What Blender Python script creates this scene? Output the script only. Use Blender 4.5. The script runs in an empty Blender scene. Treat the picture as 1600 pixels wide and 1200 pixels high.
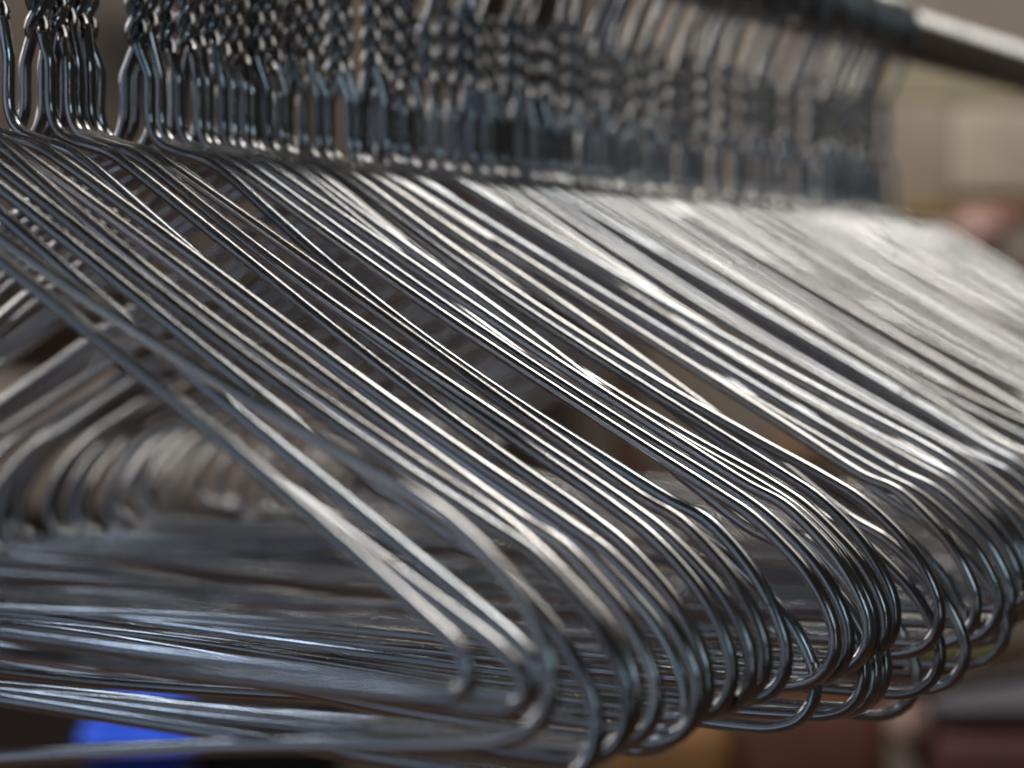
import bpy, math, random
import numpy as np
from mathutils import Vector

R = math.radians
SC = bpy.context.scene
COL = SC.collection
EYE = 1.40                       # height of the lens above the shop floor (m)

# ------------------------------------------------------------------ camera
cd = bpy.data.cameras.new('camera')
cam = bpy.data.objects.new('camera', cd); COL.objects.link(cam)
cam.location = (0, 0, EYE)
cam.rotation_euler = (R(90) - math.atan(120 / 5000.0), 0, 0)
cd.sensor_width = 36.0
cd.lens = 36.0 * 5000 / 1600
cd.clip_start = 0.02
cd.clip_end = 60
cd.dof.use_dof = True
cd.dof.focus_distance = 0.715
cd.dof.aperture_fstop = cd.lens / 8.4
cd.dof.aperture_blades = 0
SC.camera = cam

# ------------------------------------------------------------------ ambient light of the shop
wd = bpy.data.worlds.new('World'); SC.world = wd
wd.use_nodes = True
bg = wd.node_tree.nodes['Background']
bg.inputs['Color'].default_value = (0.95, 0.90, 0.86, 1)
bg.inputs['Strength'].default_value = 0.022

SC.view_settings.view_transform = 'Standard'
SC.view_settings.look = 'None'
SC.view_settings.exposure = 0.25
SC.view_settings.gamma = 1.0
SC.render.film_transparent = False
SC.cycles.use_denoising = True
SC.cycles.adaptive_threshold = 0.005
SC.cycles.filter_width = 2.0
SC.cycles.max_bounces = 7
SC.cycles.glossy_bounces = 5
SC.cycles.sample_clamp_indirect = 2.5
SC.cycles.blur_glossy = 0.3

# ------------------------------------------------------------------ lamps and added fill panels
def area(name, loc, target, sx, sy, power, col):
    l = bpy.data.lights.new(name, 'AREA'); l.shape = 'RECTANGLE'
    l.size = sx; l.size_y = sy; l.energy = power; l.color = col
    o = bpy.data.objects.new(name, l); COL.objects.link(o)
    o.location = loc
    d = Vector(target) - Vector(loc)
    o.rotation_euler = d.to_track_quat('-Z', 'Y').to_euler()
    return o

area('ceiling_lamp', (0.35, 1.2, EYE + 2.1), (0.35, 1.2, EYE), 0.8, 0.4, 12.5, (1.0, 0.98, 0.93))
area('ceiling_panel', (0.80, 1.05, EYE + 2.25), (0.80, 1.05, EYE), 1.6, 1.1, 9.5, (1.0, 0.95, 0.86))
area('skylight', (-2.0, 2.35, EYE + 2.4), (0, 0.8, EYE), 0.42, 0.34, 7.5, (0.64, 0.79, 1.0))
area('shop_window', (0.55, -2.2, EYE + 1.25), (0, 0.8, EYE), 0.4, 0.8, 4.6, (0.60, 0.83, 1.0))
area('neck_glint_light', (0.45, -2.5, EYE - 0.1), (0, 0.8, EYE), 0.14, 0.9, 1.3, (0.70, 0.86, 1.0))  # unseen low light, added for the thin bluish lines on the necks
area('left_daylight_fill', (-2.4, -0.3, EYE + 0.1), (0, 0.6, EYE), 2.6, 2.4, 6.8, (0.60, 0.75, 1.0))  # oversized dim fill standing in for daylight at left, lifts the wires' undersides
area('rail_sheen_panel', (1.7, 5.0, EYE + 1.1), (0.2, 1.4, EYE), 1.1, 0.6, 3.4, (1.0, 0.96, 0.92))  # unseen panel added so the top of the rail reflects something bright
area('left_arm_fill', (-2.2, 4.0, EYE + 0.85), (-0.1, 1.1, EYE), 1.2, 0.9, 24, (1.0, 0.95, 0.89))  # unseen warm panel, added to put highlights on the left arms
area('back_lamp', (-0.2, 2.9, EYE + 1.9), (0.1, 4.6, EYE - 0.2), 1.2, 0.5, 55, (1.0, 0.95, 0.88))

# ------------------------------------------------------------------ materials
def nodes_of(m):
    m.use_nodes = True
    nt = m.node_tree
    return nt, nt.nodes, nt.links, nt.nodes['Principled BSDF']

def steel(name, base, rough, dark=0.55):
    m = bpy.data.materials.new(name)
    nt, N, L, P = nodes_of(m)
    P.inputs['Metallic'].default_value = 1.0
    uv = N.new('ShaderNodeTexCoord')
    mp = N.new('ShaderNodeMapping'); mp.inputs['Scale'].default_value = (26.0, 3.0, 1.0)
    L.new(uv.outputs['UV'], mp.inputs['Vector'])
    inf = N.new('ShaderNodeObjectInfo')
    # drawing marks along the wire
    n1 = N.new('ShaderNodeTexNoise'); n1.noise_dimensions = '4D'
    n1.inputs['Scale'].default_value = 1.0; n1.inputs['Detail'].default_value = 4
    L.new(mp.outputs['Vector'], n1.inputs['Vector'])
    L.new(inf.outputs['Alpha'], n1.inputs['W'])
    # blotches of dull oxide
    n2 = N.new('ShaderNodeTexNoise'); n2.inputs['Scale'].default_value = 55.0
    n2.inputs['Detail'].default_value = 5
    L.new(uv.outputs['Object'], n2.inputs['Vector'])
    n3 = N.new('ShaderNodeTexNoise'); n3.inputs['Scale'].default_value = 900.0
    n3.inputs['Detail'].default_value = 3
    L.new(uv.outputs['Object'], n3.inputs['Vector'])
    cr = N.new('ShaderNodeMapRange'); cr.inputs['From Min'].default_value = 0.35
    cr.inputs['From Max'].default_value = 0.68
    cr.inputs['To Min'].default_value = rough - 0.05; cr.inputs['To Max'].default_value = rough + 0.10
    L.new(n2.outputs['Fac'], cr.inputs['Value'])
    ad = N.new('ShaderNodeMath'); ad.operation = 'MULTIPLY_ADD'
    ad.inputs[1].default_value = 0.12; 
    L.new(n1.outputs['Fac'], ad.inputs[0]); L.new(cr.outputs['Result'], ad.inputs[2])
    L.new(ad.outputs[0], P.inputs['Roughness'])
    mix = N.new('ShaderNodeMix'); mix.data_type = 'RGBA'
    mix.inputs['A'].default_value = (*[c * dark for c in base], 1)
    mix.inputs['B'].default_value = (*base, 1)
    m2 = N.new('ShaderNodeMapRange'); m2.inputs['From Min'].default_value = 0.3
    m2.inputs['From Max'].default_value = 0.6
    L.new(n1.outputs['Fac'], m2.inputs['Value'])
    L.new(m2.outputs['Result'], mix.inputs['Factor'])
    tint = N.new('ShaderNodeMix'); tint.data_type = 'RGBA'; tint.blend_type = 'MULTIPLY'
    tint.inputs['Factor'].default_value = 1.0
    L.new(mix.outputs['Result'], tint.inputs['A']); L.new(inf.outputs['Color'], tint.inputs['B'])
    # scattered rust and grime flecks
    n4 = N.new('ShaderNodeTexNoise'); n4.inputs['Scale'].default_value = 240.0; n4.inputs['Detail'].default_value = 3
    L.new(uv.outputs['Object'], n4.inputs['Vector'])
    f4 = N.new('ShaderNodeMapRange'); f4.inputs['From Min'].default_value = 0.67; f4.inputs['From Max'].default_value = 0.80
    L.new(n4.outputs['Fac'], f4.inputs['Value'])
    rust = N.new('ShaderNodeMix'); rust.data_type = 'RGBA'
    rust.inputs['B'].default_value = (0.11, 0.08, 0.06, 1)
    L.new(f4.outputs['Result'], rust.inputs['Factor']); L.new(tint.outputs['Result'], rust.inputs['A'])
    L.new(rust.outputs['Result'], P.inputs['Base Color'])
    b = N.new('ShaderNodeBump'); b.inputs['Strength'].default_value = 0.05
    b.inputs['Distance'].default_value = 0.0003
    s = N.new('ShaderNodeMath'); s.operation = 'ADD'
    L.new(n1.outputs['Fac'], s.inputs[0]); L.new(n3.outputs['Fac'], s.inputs[1])
    L.new(s.outputs[0], b.inputs['Height'])
    L.new(b.outputs['Normal'], P.inputs['Normal'])
    return m

def matte(name, col, rough=0.7, scale=6.0, amt=0.25, spec=0.3):
    m = bpy.data.materials.new(name)
    nt, N, L, P = nodes_of(m)
    tc = N.new('ShaderNodeTexCoord')
    n = N.new('ShaderNodeTexNoise'); n.inputs['Scale'].default_value = scale
    n.inputs['Detail'].default_value = 4
    L.new(tc.outputs['Object'], n.inputs['Vector'])
    mx = N.new('ShaderNodeMix'); mx.data_type = 'RGBA'
    mx.inputs['A'].default_value = (*[c * (1 - amt) for c in col], 1)
    mx.inputs['B'].default_value = (*[min(1, c * (1 + amt)) for c in col], 1)
    L.new(n.outputs['Fac'], mx.inputs['Factor'])
    L.new(mx.outputs['Result'], P.inputs['Base Color'])
    P.inputs['Roughness'].default_value = rough
    P.inputs['Specular IOR Level'].default_value = spec
    return m

STEEL = steel('galvanised_wire', (0.50, 0.50, 0.51), 0.09)
DULL = matte('dull_zinc_wire', (0.50, 0.495, 0.485), 0.21, 40, 0.12)
DULL.node_tree.nodes['Principled BSDF'].inputs['Metallic'].default_value = 1.0
CHROME = steel('polished_rail', (0.30, 0.29, 0.28), 0.06, 0.9)

# ------------------------------------------------------------------ mesh helpers
def tag(o, label=None, cat=None, group=None, kind=None):
    if label: o['label'] = label
    if cat: o['category'] = cat
    if group: o['group'] = group
    if kind: o['kind'] = kind
    return o

def mesh_obj(name, V, F, mat, parent=None, uv=None, smooth=True):
    me = bpy.data.meshes.new(name)
    me.from_pydata([tuple(v) for v in V], [], [tuple(f) for f in F])
    if smooth:
        me.polygons.foreach_set('use_smooth', [True] * len(me.polygons))
    if uv is not None:
        l = me.uv_layers.new(name='UVMap')
        l.data.foreach_set('uv', np.asarray(uv, dtype=np.float32).ravel())
    me.materials.append(mat)
    o = bpy.data.objects.new(name, me); COL.objects.link(o)
    if parent is not None: o.parent = parent
    return o

def frames(P):
    """parallel transported rings' axes along a path"""
    T = np.gradient(P, axis=0)
    T /= np.linalg.norm(T, axis=1)[:, None]
    n = np.cross(T[0], (0.3, 0.9, 0.2)); n /= np.linalg.norm(n)
    A = np.zeros_like(P)
    for i in range(len(P)):
        n = n - T[i] * n.dot(T[i]); n /= np.linalg.norm(n)
        A[i] = n
    return T, A, np.cross(T, A)

def sweep(P, A, B, S, i0, i1, r, sides, cap0=False, cap1=False):
    """tube skin over points i0..i1; returns verts, faces, per-loop uv"""
    a = np.linspace(0, 2 * np.pi, sides, endpoint=False)
    n = i1 - i0 + 1
    V = (P[i0:i1 + 1, None, :] + r * (np.cos(a)[None, :, None] * A[i0:i1 + 1, None, :] +
                                      np.sin(a)[None, :, None] * B[i0:i1 + 1, None, :])).reshape(-1, 3)
    F = []; UV = []
    for i in range(n - 1):
        for k in range(sides):
            k2 = (k + 1) % sides
            F.append((i * sides + k, i * sides + k2, (i + 1) * sides + k2, (i + 1) * sides + k))
            u0, u1 = k / sides, (k + 1) / sides
            v0, v1 = S[i0 + i], S[i0 + i + 1]
            UV += [(u0, v0), (u1, v0), (u1, v1), (u0, v1)]
    if cap0:
        F.append(tuple(range(sides))[::-1]); UV += [(0.5, S[i0])] * sides
    if cap1:
        F.append(tuple((n - 1) * sides + k for k in range(sides))); UV += [(0.5, S[i1])] * sides
    return V, F, UV

def catmull(P, step):
    """smooth curve through control points, resampled at about `step`"""
    P = np.asarray(P, float)
    Q = np.vstack([2 * P[0] - P[1], P, 2 * P[-1] - P[-2]])
    out = []
    for i in range(1, len(Q) - 2):
        p0, p1, p2, p3 = Q[i - 1], Q[i], Q[i + 1], Q[i + 2]
        d1 = np.linalg.norm(p2 - p1)
        t0 = 0.0; t1 = max(np.linalg.norm(p1 - p0), 1e-6) ** .5
        t2 = t1 + max(d1, 1e-6) ** .5; t3 = t2 + max(np.linalg.norm(p3 - p2), 1e-6) ** .5
        n = max(1, int(round(d1 / step)))
        for k in range(n):
            t = t1 + (t2 - t1) * k / n
            a1 = (t1 - t) / (t1 - t0) * p0 + (t - t0) / (t1 - t0) * p1
            a2 = (t2 - t) / (t2 - t1) * p1 + (t - t1) / (t2 - t1) * p2
            a3 = (t3 - t) / (t3 - t2) * p2 + (t - t2) / (t3 - t2) * p3
            b1 = (t2 - t) / (t2 - t0) * a1 + (t - t0) / (t2 - t0) * a2
            b2 = (t3 - t) / (t3 - t1) * a2 + (t - t1) / (t3 - t1) * a3
            out.append((t2 - t) / (t2 - t1) * b1 + (t - t1) / (t2 - t1) * b2)
    out.append(P[-1])
    return np.array(out)

# ------------------------------------------------------------------ the clothes rail
RA = R(22.5)                                   # rail runs away to the right of the lens axis
def neck_at(t):                                # neck foot of a hanger, t millimetres along the rail
    return np.array([-91 + math.sin(RA) * t, 800 + math.cos(RA) * t, EYE * 1000 + 39.0]) / 1000.0
RAIL_UP = 0.0842
def build_rail():
    a = neck_at(-330); b = neck_at(1500)
    P = np.array([a + (b - a) * k for k in np.linspace(0, 1, 25)]); P[:, 2] += RAIL_UP
    T, A, B = frames(P); S = np.linspace(0, 1.8, 25)
    root = bpy.data.objects.new('clothes_rail', None); COL.objects.link(root)
    root.location = Vector(P[0])
    V, F, UV = sweep(P - P[0], A, B, S, 0, 24, 0.0125, 40, True, False)
    mesh_obj('tube', V, F, CHROME, root, UV)
    # plastic end plug beyond the frame
    e = P[-1] - P[0]
    Q = np.array([e, e + (b - a) / 1.83 * 0.012]); T2, A2, B2 = frames(np.vstack([Q, Q[-1] + (b - a) * .01]))
    V, F, UV = sweep(np.vstack([Q, Q[-1]]), A2, B2, [0, .01, .01], 0, 1, 0.0133, 32, True, True)
    mesh_obj('end_cap', V, F, matte('black_plastic', (0.02, 0.02, 0.02), 0.4), root)
    tag(root, 'dark shiny round clothes rail running away behind the hanger hooks', 'rail')
build_rail()

# ------------------------------------------------------------------ hangers
WR = 0.00150                                   # wire radius

def side_profile(sharp, bow, drop, rng):
    """one half of the frame: (u, w, out of plane) in mm from the neck foot outwards to the bar"""
    sl = 0.535
    P = [(4.4, 18.5, 0), (4.5, 14, 0), (4.5, 9.5, 0), (5.1, 6, 0), (7.0, 2.7, 0), (10.2, .6, 0), (14, -.7, 0), (19, -1.9, 0), (24, -3.1, 0),
         (28, -4.6, 0), (32, -6.6, 0)]
    end = 191 if sharp else 170
    wig = rng.uniform(-1, 1); wig2 = rng.uniform(-1, 1)
    for k in np.linspace(0, 1, 8)[1:]:
        u = 32 + k * (end - 32)
        P.append((u, -6.6 - (u - 32) * sl - bow * math.sin(math.pi * k) - drop * max(0.0, (k - .3) / .7) ** 2,
                  2.6 * wig * math.sin(math.pi * k) + 0.8 * wig2 * math.sin(2 * math.pi * k)))
    if sharp:
        e = P[-1][1]
        e += drop
        C = [(195.0, e - 2.4), (198.2, e - 5.0), (199.6, e - 7.6), (199.0, e - 10.0), (196.4, e - 11.6), (191, e - 12.1), (183, e - 12.3)]
    else:
        j = rng.uniform(-1.2, 1.2); j2 = rng.uniform(-1, 1)
        C = [(179, -84.8 + j), (187, -90.8 + j), (193.5 + .4 * j2, -97 + .5 * j), (198 + .6 * j2, -103.5), (200.4 + .6 * j2, -109.5),
             (200.0 + .4 * j2, -114.8), (196.8, -119), (191, -121.2), (184, -121.7 + .4 * j2)]
    for u, w in C: P.append((u, w - drop, 0))
    return P

def build_hanger(idx, t, phi, roll, tilt, sharp=False, bow=2.0, drop=0.0, sag=0.0, near=True):
    rng = random.Random(1000 + idx)
    step = 2.2 if near else 4.0
    sides = 14 if near else 9
    Rp = side_profile(sharp, bow, drop, rng)
    Lp = [(-u, w, o) for u, w, o in side_profile(sharp, bow + rng.uniform(-1, 1), drop, rng)]
    # bar between the two corners
    bw = Rp[-1][1]; bl = Lp[-1][1]; so = rng.uniform(-2.5, 2.5)
    bar = []
    for k in np.linspace(0, 1, 9)[1:-1]:
        u = Lp[-1][0] + (Rp[-1][0] - Lp[-1][0]) * k
        bar.append((u, bl + (bw - bl) * k + sag * math.sin(math.pi * k) ** 2 + rng.uniform(-.35, .35), so * math.sin(math.pi * k)))
    # twist (two strands round one axis), cut tail on the left strand
    turn = rng.uniform(13.2, 15.4); z0 = 27.0 + rng.uniform(-3.0, 2.5); z1 = 51.0 + rng.uniform(-4.5, 4.5)
    ph0 = rng.uniform(-1.1, 0.9)
    rr = 1.53
    nst = 30 if near else 18
    def strand(k0, ztop):
        out = []
        for q in range(nst + 1):
            z = z0 + (ztop - z0) * q / nst
            a = ph0 + k0 + 2 * math.pi * (z - z0) / turn
            g = min(1.0, (z - z0) / 3.0); g = 1.0 + (1 - g) * .25
            out.append((rr * g * math.cos(a), z, rr * g * math.sin(a)))
        return out
    Rs = strand(0.0, z1 - 1.0); Ls = strand(math.pi, z1)
    # hook from the right strand
    hr = 14.6
    hk = [(2.2, z1 + 4.5, 0), (5.2, z1 + 12, 0), (9.5, z1 + 19, 0)]
    hc = RAIL_UP * 1000 + 12.5 + WR * 1000 - hr
    for a in np.linspace(-0.25, math.pi + 0.5, 16):
        hk.append((hr * math.cos(a), max(hc + hr * math.sin(a), z1 + 21 if a < 0 else 0), 0))
    body = catmull(Lp + bar + Rp[::-1], step)
    hookc = catmull([Rs[-1]] + hk, 2.5 if near else 4.0)
    nk = 7
    def legto(a, b):                                  # neck leg leaning in to the twist
        return [tuple(np.array(a) * (1 - s) + np.array(b) * s) for s in np.linspace(0, 1, 6)[1:-1]]
    LL = list(reversed(Ls)) + legto(Ls[0], Lp[0]); RRs = legto(Rp[0], Rs[0]) + Rs
    P = np.array(LL + [tuple(p) for p in body] + RRs + [tuple(p) for p in hookc[1:]])
    i_tw_l = len(Ls) - 1
    nb0 = len(LL); nb1 = nb0 + len(body) - 1
    i_tw_r = nb1 + len(legto(Rp[0], Rs[0])) + 1
    i_hook = nb1 + len(RRs)
    # corners: where the bar starts and ends inside the body
    cu = P[nb0:nb1 + 1]
    cand = np.where((np.abs(cu[:, 0]) < 184) & (cu[:, 1] < (bw + bl) / 2 + abs(sag) + 6) & (np.abs(cu[:, 1] - bw) < abs(sag) + 6))[0]
    b0 = nb0 + int(cand.min()); b1 = nb0 + int(cand.max())
    # hang it on the rail
    w0 = 97.9
    u, w, o = P[:, 0], P[:, 1] - w0, P[:, 2]
    ur = u * math.cos(roll) + w * math.sin(roll); wr = -u * math.sin(roll) + w * math.cos(roll)
    ot = o * math.cos(tilt) + wr * math.sin(tilt); wz = wr * math.cos(tilt) - o * math.sin(tilt)
    h = np.array([math.cos(phi), -math.sin(phi)]); nn = np.array([math.sin(phi), math.cos(phi)])
    W = np.stack([ur * h[0] + ot * nn[0], ur * h[1] + ot * nn[1], wz + w0], 1) / 1000.0
    T, A, B = frames(W)
    S = np.concatenate([[0], np.cumsum(np.linalg.norm(np.diff(W, axis=0), axis=1))]) * 10
    root = bpy.data.objects.new('wire_hanger', None); COL.objects.link(root)
    base = neck_at(t)
    root.location = Vector(base); root.empty_display_size = 0.02
    val = rng.uniform(.72, 1.12); warm = rng.uniform(-.04, .04); fin = (val * (1 + warm), val, val * (1 - warm), rng.uniform(0, 1))
    def part(name, segs):
        V = []; F = []; UV = []
        for (i0, i1, c0, c1) in segs:
            v, f, uv = sweep(W, A, B, S, i0, i1, WR, sides, c0, c1)
            off = sum(len(x) for x in V)
            V.append(v); F += [tuple(q + off for q in ff) for ff in f]; UV += uv
        q = mesh_obj(name, np.vstack(V), F, STEEL if t < 300 else DULL, root, UV)
        q.color = fin
        return q
    last = len(W) - 1
    part('hook', [(i_hook, last, False, True)])
    part('twisted_neck', [(0, i_tw_l, True, False), (i_tw_r, i_hook, False, False)])
    part('shoulder', [(i_tw_l, b0, False, False)])
    part('shoulder', [(b1, i_tw_r, False, False)])
    part('bottom_bar', [(b0, b1, False, False)])
    return root

#            t      yaw   roll  tilt  sharp  drop  sag
SPEC = [(-167.7, 40.8,  0.6, -3.5, True, 0.5,  0.5),
        (-166.7, 44.3, -1.3, -0.9, True,  2.0,  1.5),
        (-160.3, 36.9, -3.4,  5.3, False, 0.0, -8.5),
        (-139.8, 43.2,  0.5, -2.0, True,  0.5,  1.0),
        (-127.9, 39.3,  0.4, -0.3, False, 0.0, 3.0),
        (-119.3, 38.9, -0.5,  0.2, False, 0.0, 2.0),
        (-106.1, 40.6, -0.7,  0.3, False, 0.0, -2.0),
        (-100.1, 39.7, -0.5,  0.2, False, 0.0,  1.0),
        (-86.7,  37.5,  0.1, -0.1, False, 0.0,  2.5),
        (-68.0,  39.5,  1.0,  0.6, False, 0.0, -2.0),
        (-52.5,  41.7,  0.2, -0.1, False, 0.0,  2.0),
        (-44.6,  39.6, -0.4,  0.1, False, 0.0, -1.0),
        (-39.6,  41.6, -0.2,  0.2, False, 0.0,  2.0),
        (-35.0,  40.0, -0.7,  0.3, False, 0.0,  0.0),
        (-24.9,  30.1,  2.5,  0.0, False, 0.0, -2.0),
        (-5.0,   41.6,  0.0,  0.0, False, 0.0,  0.0),
        (1.5,    37.1, -0.4,  1.0, False, 0.0,  1.0),
        (9.0,    37.4, -0.4,  0.1, False, 0.0,  2.0),
        (19.5,   37.0, -0.5,  0.2, False, 0.0, 2.0),
        (33.0,   38.0, -0.4,  0.2, False, 0.0,  2.0),
        (46.1,   38.7, -0.3,  0.2, False, 0.0,  1.0),
        (58.0,   39.6, -0.8,  0.4, False, 0.0,  0.0),
        (64.9,   34.5, -0.2, -0.3, False, 0.0,  1.5),
        (53.6,   17.1,  5.5,  0.0, False, 3.0, -1.0),
        (87.6,   27.5,  0.3, -0.6, False, 0.0,  1.0),
        (95.3,   33.3,  0.2, -0.3, False, 0.0,  2.0),
        (74.8,   17.2,  3.6, -0.4, False, 0.0,  0.0),
        (108.2,  28.8,  0.3, -0.5, False, 0.0,  1.0),
        (128.8,  31.5, -1.7,  0.3, False, 0.0,  1.0),
        (134.8,  33.2, -0.3, -0.2, False, 0.0,  0.0)]
# hangers that hang lower, half hidden behind the bunches
SPEC += [(25.0, 37.6, 0.0, 0.0, False, 8.0, 2.0), (40.0, 38.0, 0.1, 0.2, False, 9.0, 0.0), (51.0, 38.2, 0.4, 0.0, False, 8.0, 1.0),
         (70.5, 33.9, 0.6, -.2, False, 8.0, -2.0), (82.0, 31.5, 0.6, 0.0, False, 9.0, 0.0), (115.0, 30.5, 0.5, 0.0, False, 7.0, 1.0),
         (141.0, 33.6, 0.4, 0.0, False, 3.0, -2.0), (146.5, 33.0, -.3, 0.3, False, 0.0, 1.0)]
rng = random.Random(7)
t, ph = 151.0, 33.0
while t < 330:                                     # evenly packed stretch
    ph += rng.uniform(-2.0, 2.0); ph += (32.0 - ph) * 0.25
    SPEC.append((t, ph, rng.gauss(0, .55), rng.gauss(0, .4), False, rng.uniform(-2, 2), rng.uniform(-3, 3)))
    t += rng.choice((4.2, 5.5, 8.0, 10.0, 13.0)) * rng.uniform(.9, 1.1)
run = 0
while t < 676:
    if run <= 0:                                   # hangers bunch in threes and fours
        run = rng.randint(2, 4); t += rng.uniform(4, 11); ph += rng.uniform(-2.2, 2.2) + (32.0 - ph) * 0.3; base_roll = rng.gauss(0, .5)
    SPEC.append((t, ph + rng.uniform(-.6, .6), base_roll + rng.gauss(0, .8), rng.gauss(0, .6), False,
                 rng.uniform(-4, 4), rng.uniform(-5, 4)))
    run -= 1
    t += rng.uniform(6.0, 14.5)
SPEC.sort(key=lambda q: q[0])
# bent bars: neighbours that hang together sag together
r2 = random.Random(21); run = 0
for i, q in enumerate(SPEC):
    if not -110 < q[0] < 330: continue
    if run <= 0: run = r2.randint(1, 4); level = r2.choice((-8, -6, -3, 0, 3, 6, 8)) + r2.uniform(-1, 1)
    SPEC[i] = q[:6] + (level + r2.uniform(-.8, .8),); run -= 1
ONES = ['', 'first', 'second', 'third', 'fourth', 'fifth', 'sixth', 'seventh', 'eighth', 'ninth', 'tenth', 'eleventh', 'twelfth',
        'thirteenth', 'fourteenth', 'fifteenth', 'sixteenth', 'seventeenth', 'eighteenth', 'nineteenth']
def ordinal(n):
    if n < 20: return ONES[n]
    ten = {2: 'twent', 3: 'thirt', 4: 'fort', 5: 'fift'}[n // 10]
    return ten + ('ieth' if n % 10 == 0 else 'y-' + ONES[n % 10])
hangers = []
for i, (t, ph, ro, ti, sh, dr, sg) in enumerate(SPEC):
    o = build_hanger(i, t, R(ph), R(ro), R(ti), sh, 2.0 + random.Random(i).uniform(-1.8, 1.6), dr, sg, near=t < 260)
    hangers.append(o)
NH = len(hangers)
SPECIAL = {-160.3: 'nearest and most blurred steel wire hanger, its bluish shoulder crossing over others',
           -24.9: 'steel wire hanger with low dark loop between the two bunches of corners',
           -5.0: 'steel wire hanger beside the wide dark gap, last of the near bunch',
           1.5: 'steel wire hanger starting the second bunch, right after the wide dark gap',
           53.6: 'tilted steel wire hanger whose rounded corner dips lowest below the second bunch',
           74.8: 'tilted steel wire hanger whose loop crosses other loops near the frame edge'}
for i, o in enumerate(hangers):
    if SPEC[i][0] in SPECIAL: lab = SPECIAL[SPEC[i][0]]
    elif i == NH - 1: lab = 'blurred steel wire hanger hanging last at the far end of the row'
    elif i < 59: lab = 'grey steel wire hanger, %s neck along the rail from the near end' % ordinal(i + 1)
    else: lab = 'blurred pale steel wire hanger packed tightly towards the far end of the rail'
    tag(o, lab, 'hanger', 'wire hangers on the clothes rail')

# ------------------------------------------------------------------ what shows behind, far out of focus
def px(x, y, D):
    """a point D metres away that stands on the line of sight of pixel (x, y)"""
    return Vector(((x - 800) / 5000 * D, D, EYE + (480 - y) / 5000 * D))

def rbox(name, c, s, r, mat, parent=None, rz=0, seg=4):
    import bmesh
    bm = bmesh.new(); bmesh.ops.create_cube(bm, size=1)
    for v in bm.verts: v.co = Vector((v.co.x * s[0], v.co.y * s[1], v.co.z * s[2]))
    if r: bmesh.ops.bevel(bm, geom=bm.edges[:], offset=r, segments=seg, affect='EDGES', profile=0.5)
    me = bpy.data.meshes.new(name); bm.to_mesh(me); bm.free()
    me.materials.append(mat)
    for p in me.polygons: p.use_smooth = bool(r) and seg > 2
    o = bpy.data.objects.new(name, me); COL.objects.link(o)
    o.location = c; o.rotation_euler = (0, 0, rz)
    if parent is not None: o.parent = parent
    return o


tag(rbox('wall_back', (0, 5.2, 1.4), (7, 0.1, 3.0), 0, matte('taupe_wall_paint', (0.26, 0.22, 0.185), 0.8)), kind='structure')
tag(rbox('floor', (0, 2.2, -0.05), (7, 7, 0.1), 0, matte('brown_floor', (0.12, 0.07, 0.05), 0.6)), kind='structure')

def lin(c):
    return tuple(((v / 255 + 0.055) / 1.055) ** 2.4 if v > 10 else v / 3300 for v in c)

def far_box(name, x0, y0, x1, y1, D, dep, rgb, label, cat, r=0.01, rough=0.7):
    a = px(x0, y0, D); b = px(x1, y1, D)
    c = ((a.x + b.x) / 2, D + dep / 2, (a.z + b.z) / 2)
    o = rbox(name, c, (b.x - a.x, dep, a.z - b.z), r, matte(name + '_material', lin(rgb), rough, 14, 0.3))
    return tag(o, label, cat)

# shelf unit on the right of the background
def shelf_unit():
    D = 4.0
    root = bpy.data.objects.new('shelf_unit', None); COL.objects.link(root)
    root.location = (0.9, D, 0)
    wood = matte('dark_brown_wood', lin((58, 36, 28)), 0.5, 20, 0.35)
    for y in (432, 760, 1062):
        z = px(0, y, D).z
        rbox('shelf_board', (0.0, 0.16, z), (1.5, 0.34, 0.028), 0.004, wood, root)
    for x in (-0.75, 0.75):
        rbox('upright', (x, 0.16, 0.8), (0.03, 0.35, 1.6), 0.004, wood, root)
    tag(root, 'dark brown shelf unit blurred behind the right end of the row', 'shelf')
shelf_unit()
far_box('storage_box', 1492, 168, 1720, 305, 4.15, 0.2, (152, 142, 128), 'blurred beige box behind the far end of the rail', 'box')
far_box('carton', 1360, 160, 1488, 318, 4.2, 0.2, (132, 122, 110), 'blurred tan carton beside the beige box at right', 'carton')
far_box('hanging_banner', 1300, 108, 1800, 160, 4.3, 0.02, (130, 124, 102), 'blurred olive strip just under the rail at right', 'banner', 0.004)
far_box('wooden_tray', 1340, 312, 1760, 345, 4.05, 0.25, (112, 92, 64), 'blurred brown tray below the beige box at right', 'tray')
far_box('pink_cloth', 1492, 322, 1578, 408, 4.0, 0.2, (150, 122, 114), 'blurred pink cloth at the right edge above the hangers', 'cloth', 0.03)
far_box('paper_pack', 1405, 345, 1490, 412, 4.0, 0.2, (150, 136, 122), 'blurred greyish paper pack left of the pink cloth', 'pack', 0.02)
far_box('red_tag', 1562, 320, 1596, 352, 3.95, 0.02, (128, 86, 82), 'small blurred red tag on the pink cloth', 'tag', 0.006)
far_box('terracotta_pot', 1540, 650, 1680, 745, 4.0, 0.16, (118, 84, 68), 'blurred terracotta object glimpsed between shoulders at the right edge', 'pot', 0.03)
far_box('orange_box', 1190, 680, 1300, 745, 4.0, 0.16, (98, 74, 54), 'blurred orange brown box glimpsed between hanger shoulders', 'box', 0.02)
far_box('olive_bag', 1440, 985, 1580, 1046, 4.0, 0.16, (96, 95, 56), 'blurred olive green bag seen through the wire loops', 'bag', 0.02)
far_box('grey_bundle', 1462, 1074, 1700, 1145, 3.9, 0.2, (90, 85, 92), 'blurred mauve grey bundle below the loops at right', 'bundle', 0.03)
far_box('pale_bundle', 1392, 1100, 1462, 1180, 3.9, 0.2, (140, 116, 108), 'blurred pale pinkish bundle beside the mauve grey one', 'bundle', 0.03)
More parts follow.
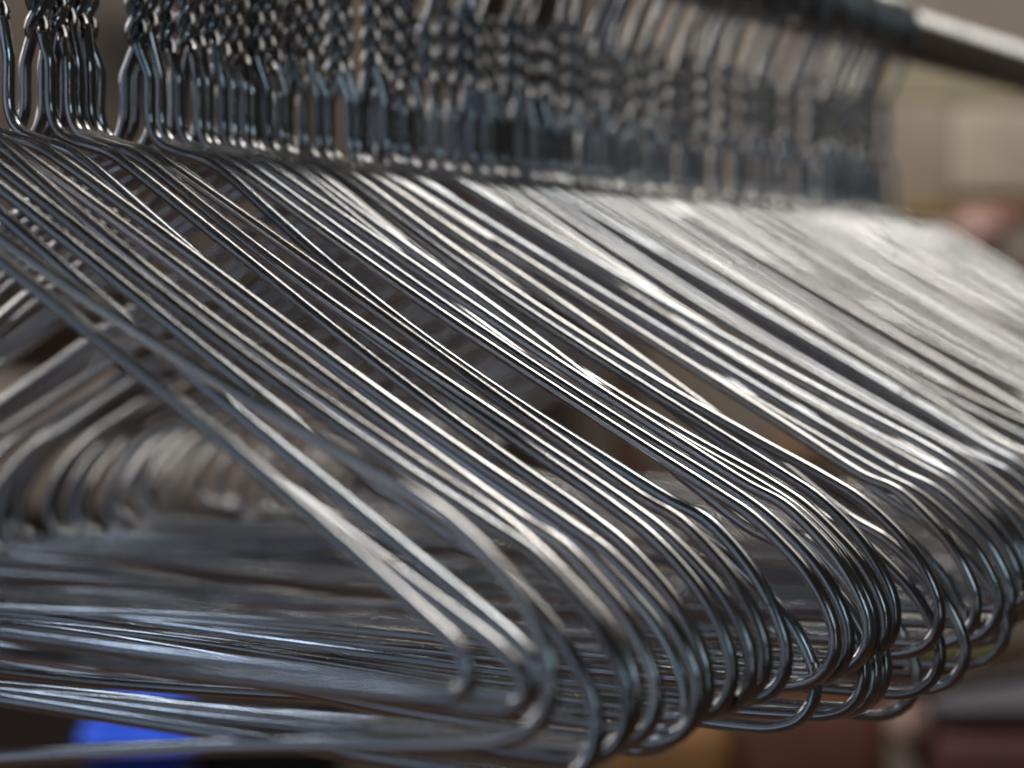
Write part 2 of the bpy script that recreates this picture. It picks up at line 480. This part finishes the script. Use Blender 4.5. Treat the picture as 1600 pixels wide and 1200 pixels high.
far_box('maroon_bundle', 1455, 1146, 1700, 1260, 3.9, 0.2, (74, 42, 40), 'blurred maroon bundle in the lower right corner', 'bundle', 0.03)
far_box('brown_bundle', 1150, 1090, 1392, 1260, 3.95, 0.2, (84, 50, 38), 'blurred reddish brown bundle under the lowest wire loop', 'bundle', 0.03)
far_box('ochre_bundle', 940, 1130, 1150, 1260, 3.9, 0.2, (112, 80, 48), 'blurred ochre bundle at the bottom edge under the corners', 'bundle', 0.03)
# left side of the background
far_box('dark_cabinet', -1500, -60, 960, 430, 4.4, 0.3, (70, 60, 52), 'dark taupe cabinet front blurred behind the nearest hooks', 'cabinet', 0.01)
far_box('beige_counter', -1700, 590, 560, 800, 4.3, 0.3, (108, 99, 93), 'pale beige counter front glimpsed through the hanger frames at left', 'counter', 0.01)
far_box('blue_cushion', 112, 1104, 300, 1240, 2.9, 0.15, (28, 84, 225), 'vivid blue object low down behind the bars at left', 'cushion', 0.042)
far_box('black_bin', 300, 1080, 520, 1260, 3.0, 0.2, (14, 14, 16), 'black object beside the blue one, behind the lowest bars', 'bin', 0.02)
far_box('red_cloth', -120, 1246, 110, 1300, 2.7, 0.1, (205, 40, 60), 'red cloth in the bottom left corner below the bars', 'cloth', 0.02)

# bright strip lamp just over the nearest hooks
def strip_lamp():
    D = 4.25
    root = bpy.data.objects.new('strip_light', None); COL.objects.link(root)
    root.location = px(300, -62, D)
    m = bpy.data.materials.new('lit_diffuser'); nt, N, L, P = nodes_of(m)
    P.inputs['Base Color'].default_value = (0.9, 0.95, 1, 1)
    P.inputs['Emission Color'].default_value = (0.85, 0.95, 1.0, 1)
    P.inputs['Emission Strength'].default_value = 3.0
    d = rbox('diffuser', (0, 0, 0), (0.20, 0.06, 0.06), 0.02, m, root)
    rbox('housing', (0, 0, 0.045), (0.28, 0.07, 0.03), 0.004, matte('white_housing', (0.7, 0.7, 0.7), 0.5), root)
    tag(root, 'bright white strip light at the top edge behind the hooks', 'lamp')
strip_lamp()
# thin rod of the next rack
P0 = px(1380, 1092, 1.9); P1 = px(1900, 1010, 1.9)
Q = np.array([P0 + (P1 - P0) * k for k in np.linspace(0, 1, 6)])
T_, A_, B_ = frames(Q)
V, F, UV = sweep(Q, A_, B_, np.linspace(0, .3, 6), 0, 5, 0.0042, 16, True, True)
tag(mesh_obj('rack_rod', V, F, matte('dark_rod_paint', (0.02, 0.022, 0.025), 0.4), None, UV), 'thin dark blurred rod sticking out past the wire loops at right', 'rod')
